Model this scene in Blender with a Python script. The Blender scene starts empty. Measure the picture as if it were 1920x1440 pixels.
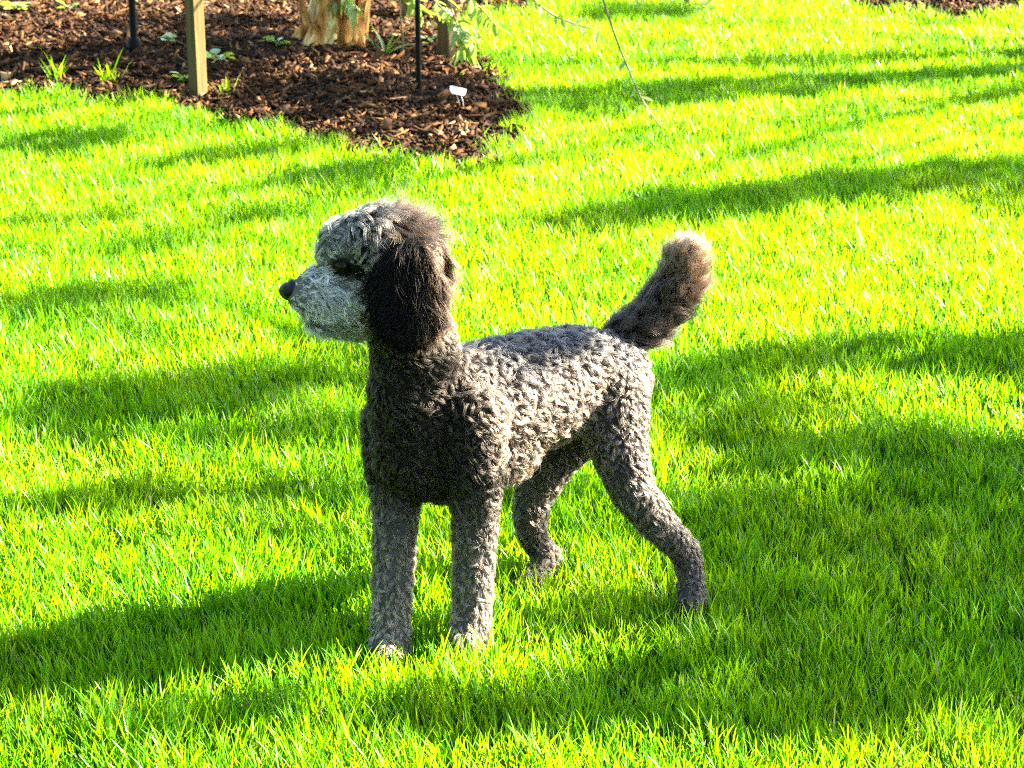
import bpy, math, random
import numpy as np
from mathutils import Vector, Matrix
from mathutils.kdtree import KDTree

R = math.radians
rng = np.random.default_rng(11)
random.seed(5)
scene = bpy.context.scene
COL = scene.collection

# ------------------------------------------------------------------ camera
CAM_H, PITCH, FPX = 1.5, R(17.9), 4170.0          # eye height (m), pitch down, focal length in 1920-px units
cam = bpy.data.cameras.new('camera')
cam.sensor_width = 36.0
cam.lens = 36.0 * FPX / 1920.0
cam.clip_start, cam.clip_end = 0.05, 1500
cam.dof.use_dof = True
cam.dof.focus_distance = 3.5
cam.dof.aperture_fstop = 16.0
camo = bpy.data.objects.new('camera', cam)
camo.location = (0, 0, CAM_H)
camo.rotation_euler = (R(90) - PITCH, 0, 0)
COL.objects.link(camo)
scene.camera = camo

# ------------------------------------------------------------------ sky, sun, exposure
SUN_EL, SUN_AZ = R(28), R(18)                      # azimuth measured from +x (right) towards +y (away)
S = np.array([math.cos(SUN_EL) * math.cos(SUN_AZ), math.cos(SUN_EL) * math.sin(SUN_AZ), math.sin(SUN_EL)])
world = bpy.data.worlds.new('World')
scene.world = world
world.use_nodes = True
wn = world.node_tree
wn.nodes.clear()
sky = wn.nodes.new('ShaderNodeTexSky')
sky.sky_type = 'NISHITA'
sky.sun_disc = False
sky.sun_elevation = SUN_EL
sky.sun_rotation = R(90) - SUN_AZ
bg = wn.nodes.new('ShaderNodeBackground')
bg.inputs['Strength'].default_value = 0.05
wo = wn.nodes.new('ShaderNodeOutputWorld')
wn.links.new(sky.outputs[0], bg.inputs['Color'])
wn.links.new(bg.outputs[0], wo.inputs['Surface'])
sun = bpy.data.lights.new('sun', 'SUN')
sun.energy = 5.0
sun.angle = R(0.53)
sun.color = (1.0, 0.88, 0.66)
suno = bpy.data.objects.new('sun', sun)
suno.rotation_euler = Vector(S).to_track_quat('Z', 'Y').to_euler()
suno.location = Vector(S * 30)
COL.objects.link(suno)
vs = scene.view_settings
vs.view_transform = 'Standard'
vs.look = 'None'
vs.gamma = 1.0
vs.use_curve_mapping = False
vs.exposure = 4.5
scene.cycles.use_denoising = False
scene.cycles.filter_width = 1.15
scene.cycles.sample_clamp_indirect = 3.0
scene.cycles.max_bounces = 8
scene.cycles.transmission_bounces = 3
scene.cycles.diffuse_bounces = 2
scene.cycles.glossy_bounces = 2
scene.cycles.transparent_max_bounces = 8
scene.cycles.caustics_reflective = False
scene.cycles.caustics_refractive = False
scene.cycles_curves.shape = 'RIBBONS'

# ------------------------------------------------------------------ helpers
FW = np.array([0, math.cos(PITCH), -math.sin(PITCH)])
DN = np.array([0, -math.sin(PITCH), -math.cos(PITCH)])
CC = np.array([0, 0, CAM_H])


def ray(u, v):
    return np.array([(u - 960) / FPX, 0, 0]) + (v - 720) / FPX * DN + FW


def G(u, v, z=0.0):                                # the point at height z seen there
    r = ray(u, v)
    return CC + r * ((z - CAM_H) / r[2])


def PY(u, v, Y):                                   # the point at distance Y seen there
    r = ray(u, v)
    return CC + r * (Y / r[1])


def tag(o, label=None, cat=None, group=None, kind=None):
    if label: o['label'] = label
    if cat: o['category'] = cat
    if group: o['group'] = group
    if kind: o['kind'] = kind
    return o


def link(name, data, mat=None, parent=None, smooth=False):
    o = bpy.data.objects.new(name, data)
    COL.objects.link(o)
    if mat is not None and data is not None and not data.materials:
        data.materials.append(mat)
    if parent is not None:
        o.parent = parent
        o.matrix_parent_inverse = Matrix.Translation(-Vector(parent.location))
    if smooth:
        data.polygons.foreach_set('use_smooth', [True] * len(data.polygons))
    return o


def empty(name, loc):
    o = bpy.data.objects.new(name, None)
    o.empty_display_size = 0.1
    o.location = Vector(loc)
    COL.objects.link(o)
    return o


def tri_mesh(name, V, T):
    me = bpy.data.meshes.new(name)
    V = np.asarray(V, np.float32)
    T = np.asarray(T, np.int32)
    me.vertices.add(len(V))
    me.vertices.foreach_set('co', V.ravel())
    me.loops.add(T.size)
    me.loops.foreach_set('vertex_index', T.ravel())
    me.polygons.add(len(T))
    me.polygons.foreach_set('loop_start', np.arange(len(T), dtype=np.int32) * T.shape[1])
    me.polygons.foreach_set('loop_total', np.full(len(T), T.shape[1], np.int32))
    me.update(calc_edges=True)
    return me


def vattr(me, name, vals):
    a = me.attributes.new(name, 'FLOAT', 'POINT')
    a.data.foreach_set('value', np.asarray(vals, np.float32))


class MB:                                          # collects simple shapes into one mesh
    def __init__(s):
        s.v, s.f = [], []

    def add(s, V, F):
        n = len(s.v)
        s.v += [tuple(map(float, p)) for p in V]
        s.f += [tuple(i + n for i in f) for f in F]

    def tube(s, pts, rad, seg=8, cap=True, prof=None):
        pts = [np.asarray(p, float) for p in pts]
        V, F = [], []
        n = len(pts)
        up = np.array([0.31, 0.17, 0.93])
        for i, p in enumerate(pts):
            d = pts[min(i + 1, n - 1)] - pts[max(i - 1, 0)]
            d /= np.linalg.norm(d) + 1e-9
            if abs(d @ up) > 0.95: up = np.array([0.9, 0.3, 0.1])
            a = np.cross(d, up); a /= np.linalg.norm(a)
            b = np.cross(d, a)
            r = rad[i] if hasattr(rad, '__len__') else rad
            for k in range(seg):
                t = 2 * math.pi * k / seg
                m = prof(t, i) if prof else 1.0
                V.append(p + (a * math.cos(t) + b * math.sin(t)) * r * m)
        for i in range(n - 1):
            for k in range(seg):
                k2 = (k + 1) % seg
                F.append((i * seg + k, i * seg + k2, (i + 1) * seg + k2, (i + 1) * seg + k))
        if cap:
            F.append(tuple(range(seg))[::-1])
            F.append(tuple((n - 1) * seg + k for k in range(seg)))
        s.add(V, F)

    def box(s, c, ax, half):                        # centre, three axes, half sizes
        c = np.asarray(c, float)
        V = []
        for i in (-1, 1):
            for j in (-1, 1):
                for k in (-1, 1):
                    V.append(c + i * half[0] * ax[0] + j * half[1] * ax[1] + k * half[2] * ax[2])
        s.add(V, [(0, 1, 3, 2), (4, 6, 7, 5), (0, 4, 5, 1), (2, 3, 7, 6), (0, 2, 6, 4), (1, 5, 7, 3)])

    def mesh(s, name):
        me = bpy.data.meshes.new(name)
        me.from_pydata(s.v, [], s.f)
        me.update()
        return me


def noise2(x, y, scale, seed, octv=3):             # smooth random field, about -1..1
    g = np.random.default_rng(seed)
    o = np.zeros_like(x, float)
    amp = 1.0
    tot = 0
    for k in range(octv):
        for j in range(5):
            a = g.uniform(0, 2 * math.pi)
            fr = 2 * math.pi / (scale / 2 ** k) * g.uniform(0.6, 1.4)
            o += amp * np.sin(fr * (x * math.cos(a) + y * math.sin(a)) + g.uniform(0, 6.28)) / 2.2
        tot += amp
        amp *= 0.55
    return o / tot


def inside(poly, x, y):
    c = np.zeros(x.shape, bool)
    n = len(poly)
    for i in range(n):
        x0, y0 = poly[i]
        x1, y1 = poly[(i + 1) % n]
        cond = ((y0 > y) != (y1 > y)) & (x < (x1 - x0) * (y - y0) / (y1 - y0 + 1e-12) + x0)
        c ^= cond
    return c


def dist_poly(poly, x, y):
    d = np.full(x.shape, 1e9)
    n = len(poly)
    for i in range(n):
        a = np.array(poly[i]); b = np.array(poly[(i + 1) % n])
        ab = b - a
        t = np.clip(((x - a[0]) * ab[0] + (y - a[1]) * ab[1]) / (ab @ ab + 1e-12), 0, 1)
        d = np.minimum(d, np.hypot(x - a[0] - t * ab[0], y - a[1] - t * ab[1]))
    return d


# ------------------------------------------------------------------ materials
def new_mat(name):
    m = bpy.data.materials.new(name)
    m.use_nodes = True
    nt = m.node_tree
    p = nt.nodes['Principled BSDF']
    return m, nt, p, nt.nodes['Material Output']


def ramp(nt, fac, stops):
    r = nt.nodes.new('ShaderNodeValToRGB')
    e = r.color_ramp.elements
    while len(e) < len(stops): e.new(0.5)
    for i, (p, c) in enumerate(stops):
        e[i].position = p
        e[i].color = (*c, 1)
    nt.links.new(fac, r.inputs[0])
    return r.outputs[0]


def noise_node(nt, scale, detail=5, rough=0.6, vec=None):
    n = nt.nodes.new('ShaderNodeTexNoise')
    n.inputs['Scale'].default_value = scale
    n.inputs['Detail'].default_value = detail
    n.inputs['Roughness'].default_value = rough
    if vec is not None: nt.links.new(vec, n.inputs['Vector'])
    return n.outputs['Fac']


def mapped(nt, scale, coord='Object'):
    t = nt.nodes.new('ShaderNodeTexCoord')
    m = nt.nodes.new('ShaderNodeMapping')
    m.inputs['Scale'].default_value = scale
    nt.links.new(t.outputs[coord], m.inputs[0])
    return m.outputs[0]


def bump(nt, p, h, strength, dist):
    b = nt.nodes.new('ShaderNodeBump')
    b.inputs['Strength'].default_value = strength
    b.inputs['Distance'].default_value = dist
    nt.links.new(h, b.inputs['Height'])
    nt.links.new(b.outputs[0], p.inputs['Normal'])


def attr(nt, name):
    a = nt.nodes.new('ShaderNodeAttribute')
    a.attribute_name = name
    return a


def leafy(name, stops, tstops, trans=0.45, rough=0.38, use_attr='tint', spec=0.5):
    m, nt, p, out = new_mat(name)
    a = attr(nt, use_attr).outputs['Fac']
    c = ramp(nt, a, stops)
    tc = ramp(nt, a, tstops)
    nt.links.new(c, p.inputs['Base Color'])
    p.inputs['Roughness'].default_value = rough
    p.inputs['Specular IOR Level'].default_value = spec
    tr = nt.nodes.new('ShaderNodeBsdfTranslucent')
    nt.links.new(tc, tr.inputs['Color'])
    mx = nt.nodes.new('ShaderNodeMixShader')
    mx.inputs[0].default_value = trans
    nt.links.new(p.outputs[0], mx.inputs[1])
    nt.links.new(tr.outputs[0], mx.inputs[2])
    nt.links.new(mx.outputs[0], out.inputs['Surface'])
    return m


M = {}
M['grass'] = leafy('grass_blade',
                   [(0.0, (0.022, 0.105, 0.001)), (0.45, (0.038, 0.14, 0.001)), (0.85, (0.065, 0.16, 0.002)), (0.94, (0.11, 0.17, 0.006)), (1.0, (0.24, 0.22, 0.11))],
                   [(0.0, (0.10, 0.33, 0.001)), (0.45, (0.19, 0.40, 0.001)), (0.85, (0.30, 0.44, 0.001)), (0.94, (0.30, 0.42, 0.003)), (1.0, (0.34, 0.29, 0.14))],
                   0.42, 0.36, spec=0.12)
M['leaf'] = leafy('bush_leaf',
                  [(0.0, (0.05, 0.12, 0.03)), (0.6, (0.08, 0.17, 0.035)), (1.0, (0.16, 0.22, 0.05))],
                  [(0.0, (0.12, 0.26, 0.02)), (0.6, (0.16, 0.32, 0.02)), (1.0, (0.28, 0.36, 0.03))], 0.35, 0.33, spec=0.7)
# single leaves have no tint attribute: their own material, tint by object
m, nt, p, out = new_mat('single_leaf')
oi = nt.nodes.new('ShaderNodeObjectInfo')
nt.links.new(ramp(nt, oi.outputs['Random'], [(0, (0.11, 0.18, 0.03)), (0.5, (0.15, 0.22, 0.04)), (1, (0.22, 0.27, 0.05))]), p.inputs['Base Color'])
p.inputs['Roughness'].default_value = 0.3
tr = nt.nodes.new('ShaderNodeBsdfTranslucent'); tr.inputs['Color'].default_value = (0.22, 0.36, 0.03, 1)
mx = nt.nodes.new('ShaderNodeMixShader'); mx.inputs[0].default_value = 0.35
nt.links.new(p.outputs[0], mx.inputs[1]); nt.links.new(tr.outputs[0], mx.inputs[2]); nt.links.new(mx.outputs[0], out.inputs['Surface'])
M['single_leaf'] = m

m, nt, p, out = new_mat('lawn_soil')
v = mapped(nt, (1, 1, 1))
nt.links.new(ramp(nt, noise_node(nt, 30, 8, 0.7, v), [(0.3, (0.008, 0.016, 0.002)), (0.55, (0.015, 0.040, 0.003)), (0.75, (0.025, 0.060, 0.004))]), p.inputs['Base Color'])
p.inputs['Specular IOR Level'].default_value = 0.02
p.inputs['Roughness'].default_value = 0.95
bump(nt, p, noise_node(nt, 60, 6, 0.7, v), 0.8, 0.02)
M['soil'] = m
m, nt, p, out = new_mat('bed_soil')
v = mapped(nt, (1, 1, 1))
nt.links.new(ramp(nt, noise_node(nt, 40, 8, 0.7, v), [(0.3, (0.008, 0.004, 0.002)), (0.6, (0.02, 0.011, 0.006)), (0.8, (0.04, 0.024, 0.012))]), p.inputs['Base Color'])
p.inputs['Roughness'].default_value = 0.95
bump(nt, p, noise_node(nt, 90, 6, 0.7, v), 0.9, 0.02)
M['bed'] = m
m, nt, p, out = new_mat('mulch_chip')
v = mapped(nt, (1, 1, 1))
a = attr(nt, 'tint').outputs['Fac']
c = ramp(nt, a, [(0.0, (0.005, 0.002, 0.0006)), (0.40, (0.022, 0.0085, 0.0022)), (0.70, (0.062, 0.025, 0.0065)), (0.88, (0.13, 0.062, 0.021)), (1.0, (0.24, 0.155, 0.075))])
nt.links.new(c, p.inputs['Base Color'])
p.inputs['Roughness'].default_value = 0.9
p.inputs['Specular IOR Level'].default_value = 0.12
bump(nt, p, noise_node(nt, 220, 4, 0.7, v), 0.6, 0.004)
M['mulch'] = m


def wood(name, dark, light, sc=(60, 60, 3)):
    m, nt, p, out = new_mat(name)
    v = mapped(nt, sc)
    n = noise_node(nt, 1.0, 7, 0.65, v)
    nt.links.new(ramp(nt, n, [(0.3, dark), (0.7, light)]), p.inputs['Base Color'])
    p.inputs['Roughness'].default_value = 0.85
    p.inputs['Specular IOR Level'].default_value = 0.15
    bump(nt, p, n, 0.5, 0.004)
    return m


M['post'] = wood('weathered_pine', (0.032, 0.022, 0.006), (0.085, 0.060, 0.019))
M['post_brown'] = wood('cedar', (0.05, 0.028, 0.011), (0.11, 0.064, 0.027))
M['twig'] = wood('pale_twig', (0.07, 0.06, 0.03), (0.15, 0.13, 0.07), (80, 80, 20))
M['limb'] = wood('limb_bark', (0.05, 0.038, 0.026), (0.13, 0.10, 0.07), (20, 20, 5))
m, nt, p, out = new_mat('peeling_bark')
v = mapped(nt, (26, 26, 5))
n1 = noise_node(nt, 1.0, 6, 0.6, v)
nt.links.new(ramp(nt, n1, [(0.30, (0.02, 0.007, 0.002)), (0.40, (0.16, 0.045, 0.008)), (0.50, (0.30, 0.13, 0.028)), (0.57, (0.40, 0.23, 0.065)), (0.66, (0.55, 0.44, 0.22))]), p.inputs['Base Color'])
p.inputs['Roughness'].default_value = 0.8
p.inputs['Specular IOR Level'].default_value = 0.15
bump(nt, p, n1, 0.8, 0.012)
M['bark'] = m
m, nt, p, out = new_mat('black_steel')
nt.links.new(ramp(nt, noise_node(nt, 40, 4, 0.6, mapped(nt, (1, 1, 1))), [(0.4, (0.0012, 0.0012, 0.0012)), (0.8, (0.003, 0.0026, 0.0022))]), p.inputs['Base Color'])
p.inputs['Specular IOR Level'].default_value = 0.08
p.inputs['Roughness'].default_value = 0.6
M['steel'] = m
m, nt, p, out = new_mat('white_tag')
nt.links.new(ramp(nt, noise_node(nt, 30, 3, 0.6, mapped(nt, (1, 1, 1))), [(0.3, (0.30, 0.33, 0.35)), (0.7, (0.45, 0.46, 0.45))]), p.inputs['Base Color'])
p.inputs['Roughness'].default_value = 0.4
M['tag'] = m
m, nt, p, out = new_mat('wire')
p.inputs['Base Color'].default_value = (0.35, 0.33, 0.30, 1)
p.inputs['Metallic'].default_value = 0.8
p.inputs['Roughness'].default_value = 0.45
M['wire'] = m
m, nt, p, out = new_mat('dog_skin')
sk = noise_node(nt, 50, 4, 0.6, mapped(nt, (1, 1, 1)))
mxc = nt.nodes.new('ShaderNodeMix'); mxc.data_type = 'RGBA'
nt.links.new(attr(nt, 'pale').outputs['Fac'], mxc.inputs[0])
nt.links.new(ramp(nt, sk, [(0.3, (0.003, 0.0025, 0.0022)), (0.7, (0.007, 0.0055, 0.005))]), mxc.inputs[6])
nt.links.new(ramp(nt, sk, [(0.3, (0.05, 0.046, 0.043)), (0.7, (0.08, 0.075, 0.07))]), mxc.inputs[7])
nt.links.new(mxc.outputs[2], p.inputs['Base Color'])
p.inputs['Roughness'].default_value = 0.8
p.inputs['Specular IOR Level'].default_value = 0.1
M['skin'] = m
m, nt, p, out = new_mat('dog_nose')
p.inputs['Base Color'].default_value = (0.003, 0.003, 0.0032, 1)
p.inputs['Specular IOR Level'].default_value = 0.15
p.inputs['Roughness'].default_value = 0.45
bump(nt, p, noise_node(nt, 700, 3, 0.6, mapped(nt, (1, 1, 1))), 0.5, 0.001)
M['nose'] = m
m, nt, p, out = new_mat('dog_eye')
p.inputs['Base Color'].default_value = (0.004, 0.0025, 0.002, 1)
p.inputs['Roughness'].default_value = 0.12
p.inputs['Specular IOR Level'].default_value = 0.10
M['eye'] = m


def fur_mat(name, mixd, ior, gain):
    m, nt, p, out = new_mat(name)
    nt.nodes.remove(p)
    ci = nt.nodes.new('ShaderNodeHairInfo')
    rp = ramp(nt, ci.outputs['Intercept'], [(0.0, (0.22, 0.20, 0.19)), (0.30, (0.42, 0.40, 0.39)), (0.75, (1.0, 1.0, 1.0))])  # dark roots paint in the shaded gaps between curls
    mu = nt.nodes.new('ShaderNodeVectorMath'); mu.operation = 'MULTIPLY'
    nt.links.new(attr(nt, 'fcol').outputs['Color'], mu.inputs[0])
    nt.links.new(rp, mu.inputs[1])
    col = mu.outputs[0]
    hb = nt.nodes.new('ShaderNodeBsdfHairPrincipled')
    hb.parametrization = 'COLOR'
    hb.inputs['Roughness'].default_value = 0.38
    hb.inputs['Radial Roughness'].default_value = 0.5
    hb.inputs['IOR'].default_value = ior
    nt.links.new(col, hb.inputs['Color'])
    df = nt.nodes.new('ShaderNodeBsdfDiffuse')
    sc = nt.nodes.new('ShaderNodeVectorMath'); sc.operation = 'SCALE'
    sc.inputs['Scale'].default_value = gain
    nt.links.new(col, sc.inputs[0])
    nt.links.new(sc.outputs[0], df.inputs['Color'])
    mx = nt.nodes.new('ShaderNodeMixShader')
    mx.inputs[0].default_value = mixd
    nt.links.new(hb.outputs[0], mx.inputs[1])
    nt.links.new(df.outputs[0], mx.inputs[2])
    nt.links.new(mx.outputs[0], out.inputs['Surface'])
    return m


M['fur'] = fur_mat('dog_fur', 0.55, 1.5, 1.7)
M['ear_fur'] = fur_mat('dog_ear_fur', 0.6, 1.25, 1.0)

# ------------------------------------------------------------------ ground
def gp(pts):
    return [tuple(G(u, v)[:2]) for u, v in pts]


BED = gp([(-60, 182), (60, 186), (150, 194), (300, 204), (400, 232), (480, 248), (560, 268), (640, 290), (720, 310), (800, 326), (870, 328),
          (950, 312), (1005, 255), (985, 200), (930, 140), (885, 105), (868, 70), (900, 40), (990, 30), (1010, 6), (1000, -20)]) + [(0.15, 13.5), (-4.5, 13.5), (-4.2, 8.3)]
BED2 = gp([(1560, -8), (1600, 22), (1700, 34), (1790, 46), (1850, 44), (1925, 30)]) + [(4.2, 10.2), (4.6, 13.5), (1.4, 13.5)]


def lawn_z(x, y):
    return 0.012 * noise2(np.asarray(x, float), np.asarray(y, float), 2.3, 3, 2)


def bed_z(x, y, poly):
    x = np.asarray(x, float); y = np.asarray(y, float)
    d = np.where(inside(poly, x, y), dist_poly(poly, x, y), -dist_poly(poly, x, y))
    return 0.018 + 0.10 * (1 - np.exp(-np.clip(d, 0, 9) / 0.7)) + 0.012 * noise2(x, y, 0.5, 9, 3) + np.minimum(d, 0) * 0.5


# the lawn's soil: fine near the camera, one sheet out to the horizon
gx = np.concatenate([[-400, -60, -15], np.linspace(-5, 6, 56), [16, 60, 400]])
gy = np.concatenate([[-200, -20, -3], np.linspace(1, 14, 66), [22, 60, 600]])
X, Y = np.meshgrid(gx, gy)
Z = lawn_z(X, Y) * (np.abs(X) < 14) * (np.abs(Y) < 20)
nx = len(gx)
ii, jj = np.meshgrid(np.arange(nx - 1), np.arange(len(gy) - 1))
b0 = (jj * nx + ii).ravel()
me = tri_mesh('ground', np.stack([X.ravel(), Y.ravel(), Z.ravel()], 1), np.stack([b0, b0 + 1, b0 + nx + 1, b0 + nx], 1))
tag(link('ground', me, M['soil'], smooth=True), kind='structure')


def bed_sheet(name, poly, x0, x1, y0, y1, n):
    X, Y = np.meshgrid(np.linspace(x0, x1, n), np.linspace(y0, y1, n))
    Z = bed_z(X, Y, poly)
    ii, jj = np.meshgrid(np.arange(n - 1), np.arange(n - 1))
    b = (jj * n + ii).ravel()
    Q = np.stack([b, b + 1, b + n + 1, b + n], 1)
    keep = (Z.ravel()[Q] > -0.05).any(1)
    me = tri_mesh(name, np.stack([X.ravel(), Y.ravel(), Z.ravel()], 1), Q[keep])
    return tag(link(name, me, M['bed'], smooth=True), kind='structure')


bed_sheet('mulch_bed', BED, -4.6, 0.5, 6.6, 13.6, 110)
bed_sheet('mulch_bed', BED2, 1.2, 4.8, 9.4, 13.6, 60)


# ------------------------------------------------------------------ mulch chips
def mulch(name, poly, n, x0, x1, y0, y1, seed):
    g = np.random.default_rng(seed)
    x = g.uniform(x0, x1, n); y = g.uniform(y0, y1, n)
    d = dist_poly(poly, x, y)
    ins = inside(poly, x, y)
    k = ins | (g.random(n) < 0.8 * np.exp(-d / 0.07))
    k &= (np.abs(x) < 0.235 * y + 0.45)
    x, y = x[k], y[k]
    n = len(x)
    z = bed_z(x, y, poly) + g.uniform(-0.002, 0.016, n)
    L = g.gamma(1.9, 0.0062, n) + 0.004
    W = L * g.uniform(0.10, 0.38, n); W = np.clip(W, 0.0014, 0.0065)
    T = g.uniform(0.0015, 0.005, n)
    big = g.random(n) < 0.035                       # bits of dead leaf among the chips
    W = np.where(big, L * 0.5, W); T = np.where(big, 0.0012, T); z = z + np.where(big, 0.008, 0)
    az = g.uniform(0, 2 * math.pi, n)
    el = g.normal(0, 0.36, n)
    ro = g.normal(0, 0.5, n)
    a = np.stack([np.cos(az) * np.cos(el), np.sin(az) * np.cos(el), np.sin(el)], 1)
    s0 = np.stack([-np.sin(az), np.cos(az), 0 * az], 1)
    u0 = np.cross(a, s0)
    s = s0 * np.cos(ro)[:, None] + u0 * np.sin(ro)[:, None]
    u = np.cross(a, s)
    c = np.stack([x, y, z], 1)
    V = np.zeros((n, 8, 3))
    for i, t in enumerate((-1, 1)):
        cc = c + a * (t * L)[:, None]
        wf = g.uniform(0.35, 1.1, n)
        for j, (p, q) in enumerate(((-1, -1), (1, -1), (1, 1), (-1, 1))):
            V[:, i * 4 + j] = cc + s * (p * W * wf)[:, None] + u * (q * T)[:, None] + a * (g.normal(0, 0.18, n) * L)[:, None]
    F = np.array([(j, (j + 1) % 4, 4 + (j + 1) % 4, 4 + j) for j in range(4)] + [(3, 2, 1, 0), (4, 5, 6, 7)])
    FF = (F[None] + (np.arange(n) * 8)[:, None, None]).reshape(-1, 4)
    me = tri_mesh(name, V.reshape(-1, 3), FF)
    tint = np.clip(g.beta(1.5, 2.4, n), 0, 1)
    tint = np.where(big, g.uniform(0.6, 1.0, n), tint)
    vattr(me, 'tint', np.repeat(tint, 8))
    return tag(link(name, me, M['mulch']), 'brown shredded wood mulch covering the bed', 'mulch', kind='stuff')


mulch('mulch', BED, 120000, -3.2, 0.5, 6.7, 11.6, 21)
mulch('mulch', BED2, 20000, 1.2, 3.6, 9.6, 11.6, 22)
bpy.data.objects['mulch']['label'] = 'brown shredded wood mulch heaped around the stakes and tree'
bpy.data.objects['mulch.001']['label'] = 'brown wood mulch in the far corner beyond the bright lawn'

# ------------------------------------------------------------------ grass
def blades(x, y, g, hmean, wmean, seg, tall=None, zb=None):
    n = len(x)
    z = lawn_z(x, y) - 0.004 if zb is None else zb
    hf = 1 + 0.30 * noise2(x, y, 0.22, 31, 3) + 0.12 * noise2(x, y, 1.4, 32, 2)
    h = hmean * hf * g.uniform(0.55, 1.25, n) * (g.random(n) < 0.94).astype(float).clip(0.6, 1)
    h = h * np.where(g.random(n) < 0.03, 1.35, 1.0)
    if tall is not None: h = h * tall
    w = wmean * g.uniform(0.6, 1.3, n)
    base = 2.6 + 2.4 * noise2(x, y, 0.5, 41, 2)                # combed, loosely, by mowing
    az = base + g.normal(0, 1.6, n)
    ln = np.abs(g.normal(0.17, 0.20, n))
    kv = g.uniform(0.0, 0.45, n)
    ld = np.stack([np.cos(az), np.sin(az), 0 * az], 1)
    fa = az + math.pi / 2 + g.normal(0, 0.7, n)
    wd = np.stack([np.cos(fa), np.sin(fa), 0 * fa], 1)
    c0 = np.stack([x, y, z], 1)
    st = {2: (0, 0.55), 3: (0, 0.38, 0.74)}[seg]
    wf = {2: (0.8, 1.0), 3: (0.75, 1.0, 0.72)}[seg]
    nv = 2 * seg + 1
    V = np.zeros((n, nv, 3))
    ups = np.array([0, 0, 1.0])

    def at(s):
        q = ln * s + kv * s * s
        nrm = 1 / np.sqrt(1 + (0.6 * q) ** 2)
        return c0 + ld * (h * q * nrm)[:, None] + ups * (h * s * nrm)[:, None]
    for i, s in enumerate(st):
        c = at(s)
        V[:, 2 * i] = c - wd * (w * wf[i] / 2)[:, None]
        V[:, 2 * i + 1] = c + wd * (w * wf[i] / 2)[:, None]
    V[:, nv - 1] = at(1.0)
    T = []
    for i in range(seg - 1):
        a = 2 * i
        T += [(a, a + 1, a + 3), (a, a + 3, a + 2)]
    a = 2 * (seg - 1)
    T.append((a, a + 1, a + 2))
    T = np.array(T)
    TT = (T[None] + (np.arange(n) * nv)[:, None, None]).reshape(-1, 3)
    tint = np.clip(0.45 + 0.22 * noise2(x, y, 0.9, 51, 3) + g.normal(0, 0.17, n), 0, 0.93)
    tint = np.where(g.random(n) < 0.012, 1.0, tint)  # a few straw-pale blades, partly standing in for white glints
    return V.reshape(-1, 3), TT, np.repeat(tint, nv)


def lawn_points(n, y0, y1, g, marg):
    y = g.uniform(y0, y1, n)
    hw = 0.2305 * (y + 0.25) + marg
    x = g.uniform(-1, 1, n)
    keep = g.random(n) < (hw / hw.max())
    return (x * hw)[keep], y[keep]


def make_grass():
    g = np.random.default_rng(77)
    VV, TT, AA = [], [], []
    off = 0
    for (y0, y1, dens, hm, wm, seg, marg) in ((2.5, 3.3, 21000, 0.048, 0.0029, 3, 0.22), (3.3, 4.6, 20000, 0.047, 0.0029, 3, 0.25),
                                              (4.6, 6.4, 17000, 0.047, 0.0031, 2, 0.3), (6.4, 8.6, 14500, 0.048, 0.0035, 2, 0.35), (8.6, 11.4, 11000, 0.050, 0.0042, 2, 0.4)):
        hw = 0.2305 * (y1 + 0.25) + marg
        n = int(dens * 2 * hw * (y1 - y0))
        x, y = lawn_points(n, y0, y1, g, marg)
        k = np.ones(len(x), bool)
        tall = np.ones(len(x))
        for poly in (BED, BED2):
            d = dist_poly(poly, x, y)
            ins = inside(poly, x, y)
            wob = 0.11 * noise2(x, y, 0.35, 61, 3)
            k &= ~(ins & (d + wob > 0.02)) | (ins & (d < 0.25) & (g.random(len(x)) < 0.05))
            edge = (d < 0.12)
            tall = np.where(edge, 1.25, tall)
        x, y, tall = x[k], y[k], tall[k]
        V, T, A = blades(x, y, g, hm, wm, seg, tall)
        VV.append(V); TT.append(T + off); AA.append(A)
        off += len(V)
    n = 150000                                     # the lawn goes on to both sides of the view, looser
    y = g.uniform(2.2, 11.4, n)
    hw = 0.2305 * (y + 0.25) + 0.22
    x = (hw + g.random(n) * 1.5) * np.where(g.random(n) < 0.5, -1, 1)
    k = ~(inside(BED, x, y) | inside(BED2, x, y)) & (g.random(n) < 0.62)
    V, T, A = blades(x[k], y[k], g, 0.052, 0.0075, 2)
    VV.append(V); TT.append(T + off); AA.append(A)
    me = tri_mesh('grass', np.concatenate(VV), np.concatenate(TT))
    vattr(me, 'tint', np.concatenate(AA))
    print('grass tris', len(me.polygons))
    return tag(link('grass', me, M['grass']), 'thick green lawn grass striped by sun and shade', 'grass', kind='stuff')


make_grass()

# ------------------------------------------------------------------ the two trees beside the lawn whose foliage dapples it
LEAFV = np.array([(0, 0, 0), (0.28, 0.5, 0.05), (0.62, 0.42, 0.06), (1, 0, 0), (0.62, -0.42, 0.06), (0.28, -0.5, 0.05)])
LEAFT = np.array([(0, 1, 5), (1, 2, 4), (1, 4, 5), (2, 3, 4)])
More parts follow.
